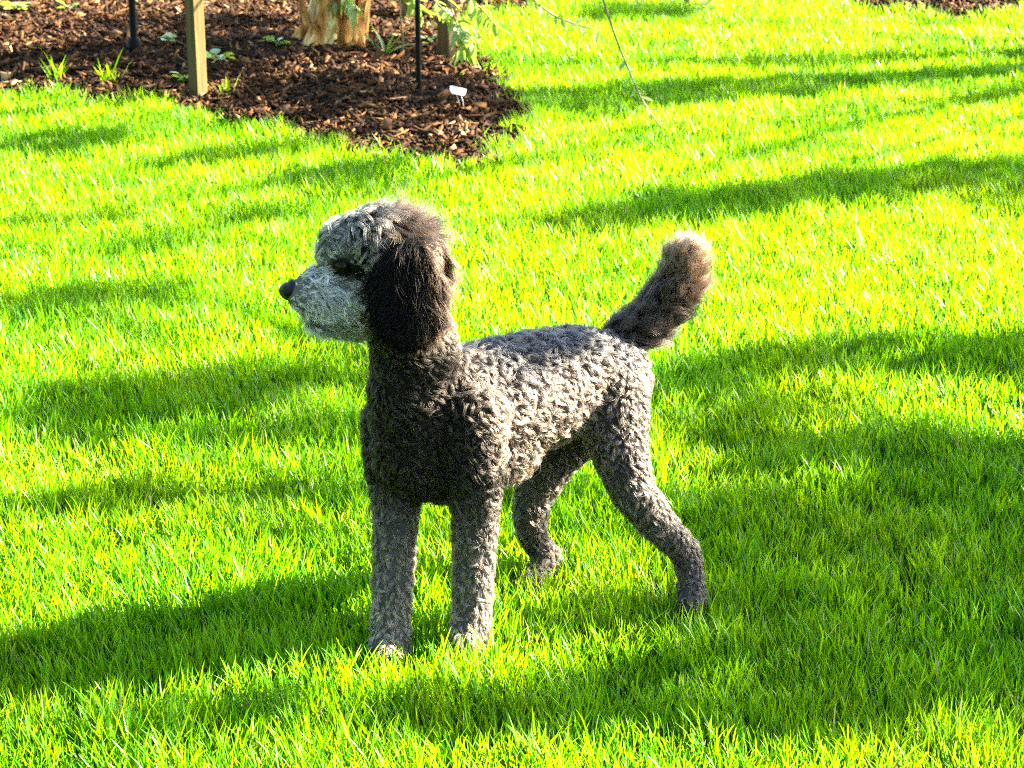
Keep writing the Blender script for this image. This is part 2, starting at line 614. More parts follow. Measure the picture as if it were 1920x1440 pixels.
# foliage sprays: centre of the shade on the lawn (picture units), half extents, thickness of the spray
SPRAYS = [
    (90, 275, 150, 26, 1.5), (590, 350, 115, 27, 1.6), (330, 318, 130, 14, .5),
    (60, 585, 170, 28, 1.6), (240, 556, 110, 15, .8),
    (100, 795, 170, 60, 2.1), (330, 765, 170, 50, 2.1), (560, 722, 160, 36, 1.7), (600, 815, 110, 30, 1.4), (260, 850, 220, 20, 1.0),
    (190, 960, 260, 25, 1.7), (560, 948, 150, 20, 1.5),
    (1200, 188, 270, 22, 1.1), (1490, 128, 190, 15, .8), (960, 225, 110, 14, .8),
    (1090, 422, 160, 26, 1.6), (1350, 396, 210, 30, 2.1), (1620, 362, 210, 30, 2.1), (1850, 345, 150, 36, 2.1), (1430, 300, 130, 14, .7), (1870, 398, 110, 18, 1.6),
    (1350, 705, 160, 44, 1.6), (1600, 684, 250, 36, 1.7), (1850, 690, 150, 42, 1.9), (1490, 770, 160, 18, .6),
    (1460, 860, 260, 42, 1.9), (1780, 875, 220, 62, 1.9), (1550, 1000, 330, 70, 2.0), (1800, 1080, 200, 100, 1.9),
    (1420, 1130, 250, 60, 2.0), (1500, 1225, 340, 48, 1.9), (1830, 1240, 150, 52, 2.3), (1090, 1185, 200, 34, 1.3),
    (250, 1395, 330, 40, 1.1), (850, 1370, 330, 50, 1.3), (1480, 1345, 430, 62, 1.6), (1150, 1285, 220, 44, 1.5), (1320, 1000, 110, 90, 1.8), (1700, 970, 240, 70, 1.4), (1350, 790, 140, 30, 1.0), (420, 300, 170, 16, .9), (60, 430, 160, 16, .8), (560, 640, 130, 16, .5), (180, 480, 200, 18, .5), (380, 420, 160, 14, .4),
    (640, 232, 170, 26, 1.3), (470, 150, 120, 30, 1.3), (850, 235, 90, 30, .9), (200, 95, 160, 14, 1.2),
    (700, 150, 140, 50, 1.6), (300, 160, 130, 40, 1.6), (480, 205, 140, 22, 1.5), (250, 132, 250, 32, 1.5), (740, 185, 140, 42, 1.2), (90, 22, 160, 22, 1.8), (330, 98, 130, 16, 1.5), (560, 100, 100, 30, 1.6), (1160, 32, 130, 18, 1.6),
]


LIT = [(690, 420, 3.28, .12), (825, 500, 3.26, .10), (840, 620, 3.29, .07), (1280, 540, 3.61, .10), (1200, 730, 3.50, .075), (980, 800, 3.39, .09), (910, 1000, 3.27, .07),
       (870, 50, 8.40, .25), (770, 10, 8.42, .12), (650, 50, 9.15, .2), (1080, 40, 8.58, .15)]


def make_shade():
    g = np.random.default_rng(404)
    trees = {}
    specs = [('near', (6.3, 4.1)), ('far', (7.2, 10.4))]
    parts = {k: [[], []] for k, _ in specs}         # leaf points, spray centres
    for (u, v, ru, rv, od) in SPRAYS:
        c = G(u, v)
        z = (c - CC) @ FW
        hx = ru / FPX * z
        hy = (G(u, v - rv)[1] - G(u, v + rv)[1]) / 2
        which = 'near' if c[1] < 5.6 else 'far'
        t = g.uniform(5.0, 7.6) if which == 'near' else g.uniform(5.5, 8.2)
        od *= 1.5
        n = int(od * math.pi * hx * hy / 0.00075)
        a = g.uniform(0, 2 * math.pi, n); r = np.sqrt(g.random(n)) * (1 + 0.18 * np.sin(3 * a + g.uniform(0, 6)) + 0.12 * np.sin(5 * a + g.uniform(0, 6)))
        r *= g.uniform(0.75, 1.12, n)
        dx = r * np.cos(a) * hx
        dy = r * np.sin(a) * hy + dx * 0.24
        clump = noise2(c[0] + dx, (c[1] + dy) * 1.6, 0.24, 7, 4)
        keep = g.random(n) < np.clip(0.66 + 0.95 * clump, 0.03, 1)
        tt = t + g.normal(0, 0.25, n)
        P = np.stack([c[0] + dx, c[1] + dy, 0 * dx], 1)[keep] + tt[keep][:, None] * S
        parts[which][0].append(P)
        parts[which][1].append((c + S * t, max(hx, hy)))
    # a low bough close over the dog's back
    A, B = PY(900, 672, 3.41), PY(1130, 640, 3.53)
    n = 420
    s = g.random(n)
    pu = np.array([0, 1.0, 0]); pv = np.cross(S, pu); pv /= np.linalg.norm(pv)
    P = A + (B - A) * s[:, None] + pu * g.normal(0, 0.022, n)[:, None] + pv * g.normal(0, 0.014, n)[:, None] + S * g.uniform(2.9, 3.4, n)[:, None]
    parts['near'][0].append(P)
    parts['near'][1].append(((A + B) / 2 + S * 3.1, 0.2))
    for key, (tx, ty) in specs:
        root = empty('broadleaf_tree', (tx, ty, 0))
        tag(root, {'near': 'broad tree beside the lawn shading the dog', 'far': 'broad tree beyond the lawn shading the mulch bed'}[key], 'tree', 'trees beside the lawn')
        top = np.array([tx + 0.15, ty - 0.1, 4.6])
        mb = MB()
        pts = [np.array([tx, ty, -0.05]), np.array([tx, ty, 0.15]), np.array([tx + .02, ty, 0.6]), np.array([tx + .06, ty - .03, 1.8]), np.array([tx + .1, ty - .08, 3.2]), top]
        mb.tube(pts, [0.26, 0.19, 0.15, 0.13, 0.10, 0.05], 12, prof=lambda t, i: 1 + 0.07 * math.sin(3 * t + i) + 0.04 * math.sin(7 * t))
        link('trunk', mb.mesh('trunk'), M['limb'], root, smooth=True)
        for c, rr in parts[key][1]:
            hz = 4.4 if rr == 0.2 else max(0.9, min(4.3, c[2] * 0.62))
            p0 = np.array([tx + .05, ty - .03, hz])
            mid = (p0 + c) / 2 + np.array([0, 0, 0.25]) + g.normal(0, 0.1, 3)
            mb = MB()
            mb.tube([p0, p0 * .7 + mid * .3 + np.array([0, 0, .05]), mid, mid * .4 + c * .6 + np.array([0, 0, .05]), c], [0.035, 0.028, 0.02, 0.013, 0.006], 6)
            for q in range(4):
                e = c + g.normal(0, 1, 3) * np.array([0.6, 0.35, 0.2]) * rr
                mb.tube([mid * .3 + c * .7, (mid * .3 + c * .7 + e) / 2 + g.normal(0, .04, 3), e], [0.008, 0.006, 0.003], 5)
            link('limb', mb.mesh('limb'), M['limb'], root, smooth=True)
        P = np.concatenate(parts[key][0])
        for (u, v, yy, rad) in LIT:                  # gaps in the foliage: what stands in the sun
            w = P - PY(u, v, yy)
            dist = np.linalg.norm(w - (w @ S)[:, None] * S, axis=1)
            P = P[(dist > rad * g.uniform(0.85, 1.1, len(P))) | (g.random(len(P)) < 0.06)]
        # the rest of the crown, higher up and further out, throws its shade past the lawn
        k = 5200
        d = unit3(g.normal(0, 1, (k, 3))) * (g.random(k) ** 0.4)[:, None]
        Q = np.array([tx + 2.0, ty + 0.6, 5.3]) + d * np.array([2.1, 2.0, 1.5])
        gr = Q - (Q[:, 2] / S[2])[:, None] * S       # where its shade lands
        hw = 0.235 * gr[:, 1] + 0.15
        free = ~((np.abs(gr[:, 0]) < hw) & (gr[:, 1] < 11.0) & (gr[:, 1] > 2.4))
        P = np.concatenate([P, Q[free]])
        n = len(P)
        ax = unit3(g.normal(0, 1, (n, 3)) + np.array([0, 0, -0.3]))
        sd = unit3(np.cross(ax, g.normal(0, 1, (n, 3))))
        up = np.cross(ax, sd)
        Ls = g.uniform(0.040, 0.068, n)
        V = P[:, None, :] + (LEAFV[None, :, 0:1] * ax[:, None, :] + LEAFV[None, :, 1:2] * 0.62 * sd[:, None, :] + LEAFV[None, :, 2:3] * up[:, None, :]) * Ls[:, None, None]
        Tt = (LEAFT[None] + (np.arange(n) * 6)[:, None, None]).reshape(-1, 3)
        me = tri_mesh('crown', V.reshape(-1, 3), Tt)
        vattr(me, 'tint', np.repeat(g.random(n), 6))
        link('crown', me, M['leaf'], root)


def unit3(a):
    return a / (np.linalg.norm(a, axis=-1, keepdims=True) + 1e-9)


make_shade()


# ------------------------------------------------------------------ unseen tall hedge added behind and left of the camera to block sky light
def make_hedge(name, label, pts, height, thick, n, seed):
    g = np.random.default_rng(seed)
    pts = [np.array(p, float) for p in pts]
    root = empty(name, (*((pts[0] + pts[-1]) / 2), 0))
    tag(root, label, 'hedge', 'unseen hedge added to block sky light')
    seglen = [np.linalg.norm(b - a) for a, b in zip(pts, pts[1:])]
    mb = MB()
    for a, b in zip(pts, pts[1:]):
        m_ = max(2, int(np.linalg.norm(b - a) / 0.9))
        for k in range(m_):
            q = a + (b - a) * (k + g.uniform(0.2, 0.8)) / m_
            t0 = np.array([*q, -0.05])
            mb.tube([t0, t0 + np.array([g.normal(0, .08), g.normal(0, .08), height * .5]), t0 + np.array([g.normal(0, .15), g.normal(0, .15), height * .95])], [0.05, 0.035, 0.012], 7)
    link('stems', mb.mesh('stems'), M['limb'], root, smooth=True)
    i = g.choice(len(seglen), n, p=np.array(seglen) / sum(seglen))
    A = np.array([pts[k] for k in i]); B = np.array([pts[k + 1] for k in i])
    c = A + (B - A) * g.random(n)[:, None]
    d = unit3(B - A)
    nrm = np.stack([-d[:, 1], d[:, 0]], 1)
    z = g.random(n) ** 0.9 * height
    bul = thick * (1 + 0.25 * noise2(c[:, 0] + c[:, 1], z, 1.2, seed, 3)) * np.sqrt(np.clip(1.06 - (z / height) ** 3, 0.05, 1))
    c = c + nrm * (np.sign(g.normal(0, 1, n)) * bul * g.uniform(0.55, 1.0, n))[:, None]
    P = np.stack([c[:, 0], c[:, 1], z], 1)
    ax = unit3(g.normal(0, 1, (n, 3)) + np.array([0, 0, 0.4]))
    sd = unit3(np.cross(ax, g.normal(0, 1, (n, 3))))
    up = np.cross(ax, sd)
    Ls = g.uniform(0.10, 0.17, n)
    V = P[:, None, :] + (LEAFV[None, :, 0:1] * ax[:, None, :] + LEAFV[None, :, 1:2] * 0.7 * sd[:, None, :] + LEAFV[None, :, 2:3] * up[:, None, :]) * Ls[:, None, None]
    me = tri_mesh('foliage', V.reshape(-1, 3), (LEAFT[None] + (np.arange(n) * 6)[:, None, None]).reshape(-1, 3))
    vattr(me, 'tint', np.repeat(g.random(n) * 0.4, 6))
    link('foliage', me, M['leaf'], root)


make_hedge('sky_blocker_hedge', 'unseen tall dark hedge added behind the viewer to block sky light', [(-6.5, 7.0), (-5.5, 1.0), (-3.2, -2.6), (2.5, -3.2)], 5.5, 0.7, 26000, 91)

# ------------------------------------------------------------------ the dog
DOG = {}          # region -> chain of (u, v, distance, bare radius)
DOG['torso'] = [(792, 790, 3.30, .068), (850, 765, 3.345, .088), (920, 757, 3.40, .098), (1000, 735, 3.46, .095), (1075, 712, 3.515, .085), (1135, 712, 3.555, .075)]
DOG['chest'] = [(775, 735, 3.30, .070), (790, 845, 3.315, .075), (850, 848, 3.345, .082), (925, 818, 3.395, .082)]
DOG['neck'] = [(782, 740, 3.31, .070), (778, 665, 3.30, .067), (760, 580, 3.295, .060)]
DOG['shoulder'] = [(882, 790, 3.285, .058), (888, 870, 3.275, .048)]
DOG['shoulder2'] = [(742, 800, 3.37, .054), (744, 880, 3.35, .048)]
DOG['leg_fl'] = [(890, 880, 3.275, .047), (891, 965, 3.28, .0365), (888, 1060, 3.275, .0325), (884, 1140, 3.265, .030), (880, 1196, 3.25, .032), (868, 1212, 3.225, .026)]
DOG['leg_fr'] = [(744, 890, 3.35, .047), (743, 965, 3.32, .0355), (738, 1060, 3.29, .032), (734, 1150, 3.255, .030), (731, 1210, 3.23, .032), (719, 1226, 3.205, .026)]
DOG['leg_hl'] = [(1145, 745, 3.50, .064), (1160, 840, 3.455, .047), (1186, 920, 3.43, .036), (1235, 985, 3.43, .029), (1286, 1033, 3.44, .024), (1295, 1090, 3.42, .021), (1297, 1128, 3.395, .023), (1291, 1140, 3.375, .018)]
DOG['leg_hr'] = [(1110, 770, 3.61, .06), (1040, 850, 3.60, .044), (1002, 920, 3.59, .034), (992, 975, 3.58, .028), (1004, 1018, 3.585, .023), (1028, 1046, 3.585, .022), (1010, 1082, 3.545, .021), (992, 1100, 3.52, .022), (978, 1103, 3.505, .016)]
DOG['tail'] = [(1145, 665, 3.57, .034), (1166, 643, 3.585, .031), (1206, 612, 3.60, .029), (1246, 572, 3.61, .029), (1276, 526, 3.62, .029), (1284, 492, 3.625, .026), (1282, 474, 3.63, .018)]
DOG['skull'] = [(648, 466, 3.275, .043), (700, 456, 3.28, .054), (755, 490, 3.29, .057)]
DOG['cheek'] = [(705, 555, 3.285, .054), (665, 568, 3.275, .045)]
DOG['muzzle'] = [(655, 556, 3.275, .045), (605, 557, 3.265, .038), (572, 553, 3.26, .029)]
DOG['bridge'] = [(640, 524, 3.27, .028), (584, 533, 3.26, .023)]
DOG['jaw'] = [(665, 594, 3.275, .034), (600, 594, 3.265, .024)]
HEAD = {'skull', 'cheek', 'muzzle', 'bridge', 'jaw'}


def ico():
    bm_me = bpy.data.meshes.new('tmp')
    import bmesh
    bm = bmesh.new()
    bmesh.ops.create_icosphere(bm, subdivisions=3, radius=1.0)
    V = np.array([v.co[:] for v in bm.verts]); F = np.array([[v.index for v in f.verts] for f in bm.faces])
    bm.free()
    bpy.data.meshes.remove(bm_me)
    return V, F


ICO_V, ICO_F = ico()
bone_p, bone_r, bone_d, bone_n = [], [], [], []
VV, FF, off = [], [], 0
for nm, ch in DOG.items():
    P3 = [PY(u, v, yy) for u, v, yy, r in ch]
    for i in range(len(ch) - 1):
        a, b = P3[i], P3[i + 1]
        ra, rb = ch[i][3], ch[i + 1][3]
        d = b - a
        n = max(2, int(np.linalg.norm(d) / (0.3 * min(ra, rb))) + 1)
        for k in range(n + (i == len(ch) - 2)):
            t = k / n
            p = a + d * t; r = ra + (rb - ra) * t
            VV.append(ICO_V * r + p); FF.append(ICO_F + off); off += len(ICO_V)
            bone_p.append(p); bone_r.append(r); bone_d.append(d / np.linalg.norm(d)); bone_n.append(nm)
bone_p, bone_r, bone_d = np.array(bone_p), np.array(bone_r), np.array(bone_d)
bone_n = np.array(bone_n)
tmp = tri_mesh('tmp_dog', np.concatenate(VV), np.concatenate(FF))
to = bpy.data.objects.new('tmp_dog', tmp)
COL.objects.link(to)
md = to.modifiers.new('r', 'REMESH'); md.mode = 'VOXEL'; md.voxel_size = 0.0055
md = to.modifiers.new('s', 'SMOOTH'); md.factor = 0.5; md.iterations = 9
dg = bpy.context.evaluated_depsgraph_get()
body_me = bpy.data.meshes.new_from_object(to.evaluated_get(dg))
bpy.data.objects.remove(to)
bpy.data.meshes.remove(tmp)
body_me.name = 'body'
dog = empty('dog', (0.02, 3.38, 0.0))
tag(dog, 'curly grey brown dog with black drooping ear and raised tail standing on the lawn', 'dog')
body_me.materials.clear()
body = link('body', body_me, M['skin'], dog, smooth=True)


bco = np.zeros(len(body_me.vertices) * 3, np.float32); body_me.vertices.foreach_get('co', bco); bco = bco.reshape(-1, 3)


def sample(me, spacing, seed):
    g = np.random.default_rng(seed)
    me.calc_loop_triangles()
    nt_ = len(me.loop_triangles)
    T = np.zeros(nt_ * 3, np.int32); me.loop_triangles.foreach_get('vertices', T); T = T.reshape(-1, 3)
    V = np.zeros(len(me.vertices) * 3, np.float32); me.vertices.foreach_get('co', V); V = V.reshape(-1, 3).astype(float)
    NV = np.zeros(len(me.vertices) * 3, np.float32); me.vertices.foreach_get('normal', NV); NV = NV.reshape(-1, 3).astype(float)
    A = 0.5 * np.linalg.norm(np.cross(V[T[:, 1]] - V[T[:, 0]], V[T[:, 2]] - V[T[:, 0]]), axis=1)
    n = int(A.sum() / (spacing ** 2) * 4)
    t = g.choice(nt_, n, p=A / A.sum())
    r1, r2 = np.sqrt(g.random(n)), g.random(n)
    w = np.stack([1 - r1, r1 * (1 - r2), r1 * r2], 1)[:, :, None]
    P = (V[T[t]] * w).sum(1)
    N = (NV[T[t]] * w).sum(1)
    N /= np.linalg.norm(N, axis=1)[:, None] + 1e-9
    cell = {}                                      # thin to an even spread
    keep = []
    s = spacing * 0.8
    Q = np.floor(P / s).astype(int)
    for i in range(n):
        q = Q[i]; ok = True
        for dx in (-1, 0, 1):
            for dy in (-1, 0, 1):
                for dz in (-1, 0, 1):
                    for j in cell.get((q[0] + dx, q[1] + dy, q[2] + dz), ()):
                        e = P[i] - P[j]
                        if e @ e < s * s: ok = False; break
                    if not ok: break
                if not ok: break
            if not ok: break
        if ok:
            cell.setdefault(tuple(q), []).append(i)
            keep.append(i)
    return P[keep], N[keep]


def unit(a):
    return a / (np.linalg.norm(a, axis=-1, keepdims=True) + 1e-9)


def grow(name, P, N, T, L, curl, hairs, spread, colr, parent, lift=0.75, clump=0.65, wild=0.6, rad=0.00023, K=9, seed=1, frizz=0.12, mat='fur'):
    """locks of curling hair: P root, N normal, T lay direction; L length, curl total turn (rad) per lock"""
    g = np.random.default_rng(seed)
    n = len(P)
    if n == 0: return None
    L = np.broadcast_to(L, n) * g.uniform(0.75, 1.2, n)
    curl = np.broadcast_to(curl, n) * g.uniform(0.75, 1.25, n)
    lift = np.broadcast_to(lift, n)
    T2 = unit(T + wild * g.normal(0, 1, (n, 3)))
    T2 = unit(T2 - N * (T2 * N).sum(1)[:, None])
    D = unit(N * lift[:, None] + T2 * (1 - lift)[:, None])
    rot = g.normal(0, 0.5 * wild, n)
    m = n * hairs
    ix = np.repeat(np.arange(n), hairs)
    Ph, Nh, Th, Dh = P[ix], N[ix], T2[ix], D[ix]
    Lh = L[ix] * g.uniform(0.8, 1.12, m)
    Ch = curl[ix] * g.uniform(0.85, 1.15, m) + g.normal(0, frizz, m)
    Dh = unit(Dh + g.normal(0, frizz, (m, 3)))
    E = unit(Th * np.cos(rot[ix])[:, None] + np.cross(Nh, Th) * np.sin(rot[ix])[:, None] - Nh * 0.25)
    E = unit(E - Dh * (E * Dh).sum(1)[:, None])
    Bx = np.cross(Dh, E)
    an, rr = g.uniform(0, 2 * math.pi, m), np.sqrt(g.random(m)) * spread
    B0 = np.cross(Nh, Th)
    O = Th * (np.cos(an) * rr)[:, None] + B0 * (np.sin(an) * rr)[:, None]
    pit = g.normal(0, 0.22, n)[ix]
    stray = g.random(m) < 0.07
    Lh = np.where(stray, Lh * 1.2, Lh)
    clm = np.where(stray, -0.5, clump)
    pts = np.zeros((m, K, 3), np.float32)
    pos = Ph - Nh * 0.002
    s = np.linspace(0, 1, K)
    for k in range(K):
        pts[:, k] = pos + O * (1 - clm * min(1, s[k] * 1.3))[:, None]
        if k < K - 1:
            th = Ch * ((s[k] + s[k + 1]) / 2)
            d = Dh * np.cos(th)[:, None] + E * np.sin(th)[:, None] + Bx * pit[:, None]
            pos = pos + d * (Lh / (K - 1))[:, None]
    hc = bpy.data.hair_curves.new(name)
    hc.add_curves([K] * m)
    hc.points.foreach_set('position', pts.ravel())
    ra = hc.attributes.get('radius') or hc.attributes.new('radius', 'FLOAT', 'POINT')
    ra.data.foreach_set('value', np.tile((rad * (1 - 0.75 * s ** 2)).astype(np.float32), m))
    c = np.ones((m, 4), np.float32)
    lockv = g.uniform(0.72, 1.28, n)
    c[:, :3] = np.clip(colr[ix] * (lockv[ix] * g.uniform(0.85, 1.15, m))[:, None], 0.002, 0.95)
    ca = hc.attributes.new('fcol', 'FLOAT_COLOR', 'CURVE')
    ca.data.foreach_set('color', c.ravel())
    hc.materials.append(M[mat])
    o = bpy.data.objects.new(name, hc)
    COL.objects.link(o)
    o.parent = parent
    return o


# ---- eye, nose, ears sit on the finished body surface
from mathutils.bvhtree import BVHTree
body_me.calc_loop_triangles()
bvh = BVHTree.FromPolygons([v.co[:] for v in body_me.vertices], [tuple(p.vertices) for p in body_me.polygons])


def on_body(u, v):
    r = Vector(ray(u, v)).normalized()
    h, nrm, _, _ = bvh.ray_cast(Vector(CC), r)
    if h is None:
        h, nrm, _, _ = bvh.find_nearest(Vector(PY(u, v, 3.26)))
    return np.array(h), np.array(nrm)


eye_p, eye_n = on_body(641, 503)
fx = np.clip((PY(672, 520, 3.28)[0] - bco[:, 0]) / 0.02, 0, 1) * (bco[:, 2] > PY(650, 660, 3.28)[2])
bb = np.linalg.norm(bco[:, None, :].astype(np.float32) - bone_p[None].astype(np.float32), axis=2) - bone_r[None]
breg = bone_n[bb.argmin(1)]
bfo = (bco - PY(885, 800, 3.30)) @ np.array([-0.80, -0.60, 0.0])
base_ = np.where(np.char.startswith(breg, 'leg'), 0.55 * np.clip((0.30 - bco[:, 2]) / 0.15, 0.15, 1), np.where(breg == 'tail', 0.1, 0.5 * np.clip(-bfo / 0.05, 0, 1)))
fx = np.maximum(fx, base_ * ~np.isin(breg, list(HEAD)))
vattr(body_me, 'pale', fx * np.clip((np.linalg.norm(bco - eye_p, axis=1) - 0.017) / 0.005, 0, 1))
head_mid = PY(700, 480, 3.28)
HY = head_mid[1]


def ball(name, c, rad, mat, parent, defo=None):
    V = ICO_V * np.array(rad)
    if defo: V = defo(V)
    return link(name, tri_mesh(name, V + np.asarray(c), ICO_F), mat, parent, smooth=True)


eye_c = eye_p - eye_n * 0.0045
ball('eye', eye_c, (.0125, .0125, .0125), M['eye'], dog)
ball('eye', (eye_c[0], 2 * HY - eye_c[1], eye_c[2]), (.0125, .0125, .0125), M['eye'], dog)
nose_c = PY(545, 546, 3.258)


def nose_shape(V):
    V = V.copy()
    V[:, 2] += np.where(V[:, 0] < 0, 0.0, 0.004)
    k = np.clip(-V[:, 2] / 0.012, 0, 1)
    V[:, 1] *= 1 - 0.45 * k                      # narrower below
    V[:, 0] *= 1 - 0.10 * k
    for sgn in (-1, 1):                            # nostrils
        q = np.array([-0.014, sgn * 0.0085, -0.001])
        d = np.linalg.norm(V - q, axis=1)
        V += np.array([0.006, -sgn * 0.001, 0.0015]) * np.exp(-(d / 0.0045) ** 2)[:, None]
    return V


ball('nose', nose_c, (.0185, .0185, .0150), M['nose'], dog, nose_shape)
# ---- fur on the body
P, N = sample(body_me, 0.0076, 3)
D2 = np.linalg.norm(P[:, None, :] - bone_p[None], axis=2) - bone_r[None]
bi = D2.argmin(1)
reg = bone_n[bi]
bd = bone_d[bi]
FWD = unit(np.array([-0.80, -0.60, 0.0]))
down = np.array([0, 0, -1.0])
HEADF = np.array([-1.0, -0.04, 0.0])
g = np.random.default_rng(8)
T = np.zeros_like(P)
isleg = np.char.startswith(reg, 'leg')
ishead = np.isin(reg, list(HEAD))
istail = reg == 'tail'
iscoat = ~(isleg | ishead | istail)
T[iscoat] = -FWD * 0.7 + down * 0.7
T[isleg] = down + 0.2 * -FWD
T[istail] = bd[istail]
T[ishead] = -HEADF * 0.8 + down * 0.5
T = unit(T)
pz = P[:, 2]
sw = 0.5 + 0.5 * noise2(P[:, 0] * 1.0 + P[:, 1], P[:, 2] * 1.3 - P[:, 1] * .5, 0.10, 5, 3)

# the curly coat
cc = np.array([0.20, 0.152, 0.122])
fo = (P - PY(885, 800, 3.30)) @ FWD
chest_shade = np.clip((fo + 0.02) / 0.07, 0, 1) * np.clip((PY(800, 640, 3.3)[2] - P[:, 2]) / 0.05 + (fo - 0.02) * 16, 0, 1)  # darker chest fur, with the shade of its unlit side painted in
back_shade = np.clip((N[:, 2] - 0.35) / 0.35, 0, 1) * (fo < -0.02) * np.clip((-fo + 0.0) / 0.06, 0, 1)  # slate tone on upward-facing back fur: its shade put into the colour
cb = cc * (1 - back_shade)[:, None] + np.array([0.048, 0.046, 0.050]) * back_shade[:, None]
c_coat = (cb * (1 - chest_shade)[:, None] + np.array([0.022, 0.0165, 0.012]) * chest_shade[:, None]) * (0.75 + 0.5 * sw)[:, None]
k = iscoat
long_back = np.clip((N[:, 2] - 0.2) / 0.6, 0, 1)
grow('coat', P[k], N[k], T[k], 0.029 + 0.004 * long_back[k], 4.3 - 0.8 * long_back[k], 26, 0.0046, c_coat[k], body, lift=0.82, clump=0.78, wild=0.6, seed=31)
# the legs
for nm in ('leg_fl', 'leg_fr', 'leg_hl', 'leg_hr'):
    k = reg == nm
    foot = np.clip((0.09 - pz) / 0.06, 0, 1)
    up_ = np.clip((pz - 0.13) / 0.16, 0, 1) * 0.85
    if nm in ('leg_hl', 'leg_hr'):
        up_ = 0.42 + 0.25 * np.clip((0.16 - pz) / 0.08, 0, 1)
    cl = np.array([0.20, 0.165, 0.142]) * ((0.75 + 0.5 * sw) * (1 - up_))[:, None]  # unlit look of upper front legs and hind legs mixed into the fur colour
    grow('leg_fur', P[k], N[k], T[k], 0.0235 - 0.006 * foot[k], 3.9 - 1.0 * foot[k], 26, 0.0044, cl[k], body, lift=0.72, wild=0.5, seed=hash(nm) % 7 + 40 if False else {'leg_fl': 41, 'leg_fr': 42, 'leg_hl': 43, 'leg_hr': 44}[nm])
# the tail's plume
k = istail
ts = np.clip((P[:, 2] - 0.46) / 0.08 + (P[:, 0] - PY(1285, 500, 3.62)[0]) * 9, 0, 1)  # brown tip; the sunlit right edge is painted in as lighter brown too
ct = np.array([0.028, 0.020, 0.016]) * (1 - ts)[:, None] + np.array([0.115, 0.070, 0.043]) * ts[:, None]
Tt = unit(T + np.array([0.25, 0, 0]))
grow('tail_plume', P[k], N[k], Tt[k], (0.046 - 0.008 * ts[k]) * (1 - 0.45 * np.clip((N * bd).sum(1)[k] - 0.2, 0, 1)), 1.7 - 0.4 * ts[k], 36, 0.005, ct[k], body, lift=0.64, clump=0.5, wild=0.32, seed=51, K=10)
# the head
top = np.clip((P[:, 2] - PY(700, 462, 3.28)[2]) / 0.03, 0, 1) * np.isin(reg, ['skull'])
face = np.isin(reg, ['muzzle', 'bridge', 'jaw']) | ((reg == 'cheek') & (P[:, 0] < PY(660, 540, 3.28)[0]))
de = np.linalg.norm(P - eye_c, axis=1)
dn = np.linalg.norm(P - nose_c, axis=1)
xback = np.clip((P[:, 0] - PY(670, 480, 3.28)[0]) / 0.055, 0, 1)
elen = np.clip((de - 0.012) / 0.030, 0.22, 1)
ok = (de > 0.015) & (dn > 0.021)
silver = np.array([0.27, 0.257, 0.245])
brown = np.array([0.085, 0.056, 0.039])
ch = silver * (1 - xback)[:, None] + brown * xback[:, None]
ch = ch * (0.75 + 0.5 * sw)[:, None]
ch = ch * np.clip((de - 0.018) / 0.005, 0.10, 1)[:, None]          # dark hair round the eye
ke = ishead & (de > 0.0135) & (de < 0.0215)
ok = ok & (de >= 0.0195)
kt = ishead & ok & (top > 0.25) & ~face
Tt = unit(-HEADF * 0.5 + np.array([0, 0, 0.2]))
near_ = np.clip(-N[:, 1] * 1.3 - 0.2, 0, 1)[:, None]
Tk = unit(Tt[None] * (1 - near_) + near_ * np.array([0.35, -0.2, -0.9]))
grow('topknot', P[kt], N[kt], Tk[kt], (0.031 + 0.013 * xback[kt]) * elen[kt], 3.6 - 2.7 * xback[kt], 24, 0.0038, ch[kt] * 0.75, body, lift=0.70, clump=0.75, wild=0.6, seed=61)
grow('eye_patch', P[ke], N[ke], T[ke], 0.008, 1.2, 30, 0.0040, np.tile(np.array([0.004, 0.003, 0.0025]), (ke.sum(), 1)), body, lift=0.4, clump=0.5, wild=0.5, seed=64, mat='ear_fur')
kc = ishead & ok & ~(top > 0.25) & ~face
grow('cheek_fur', P[kc], N[kc], T[kc], 0.024 * elen[kc], 3.0, 22, 0.0038, ch[kc], body, lift=0.72, wild=0.6, seed=62)
P2, N2 = sample(body_me, 0.0042, 4)
D2 = np.linalg.norm(P2[:, None, :] - bone_p[None], axis=2) - bone_r[None]
reg2 = bone_n[D2.argmin(1)]
face2 = np.isin(reg2, ['muzzle', 'bridge', 'jaw']) | ((reg2 == 'cheek') & (P2[:, 0] < PY(660, 540, 3.28)[0]))
de2 = np.linalg.norm(P2 - eye_c, axis=1); dn2 = np.linalg.norm(P2 - nose_c, axis=1)
low = np.array([PY(600, 600, 3.265)[2]])
k = face2 & (de2 > 0.0195) & (dn2 > 0.0205)
tm = -HEADF * 0.75 + down * 0.65 + np.array([0, -0.15, 0])
tb = -HEADF * 0.75 + np.array([0, -0.25, 0.05])
br = (reg2 == 'bridge')[:, None]
T2 = unit(np.where(br, tb, tm))
cm = np.tile(np.array([0.36, 0.352, 0.352]), (len(P2), 1)) * g.uniform(0.5, 1.4, len(P2))[:, None]
cm = cm * np.clip((de2 - 0.018) / 0.005, 0.10, 1)[:, None]
lipl = [on_body(u, v)[0] for u, v in ((552, 584), (562, 592), (575, 598), (590, 604), (605, 608), (622, 611), (640, 612), (655, 608))]
dl = np.min([np.linalg.norm(P2 - q, axis=1) for q in lipl], axis=0)
cm = cm * np.clip((dl - 0.002) / 0.006, 0.10, 1)[:, None]          # the dark lips
ln = np.clip((dn2 - 0.006) / 0.045, 0.4, 1)
ln = ln * np.clip((de2 - 0.012) / 0.024, 0.3, 1)
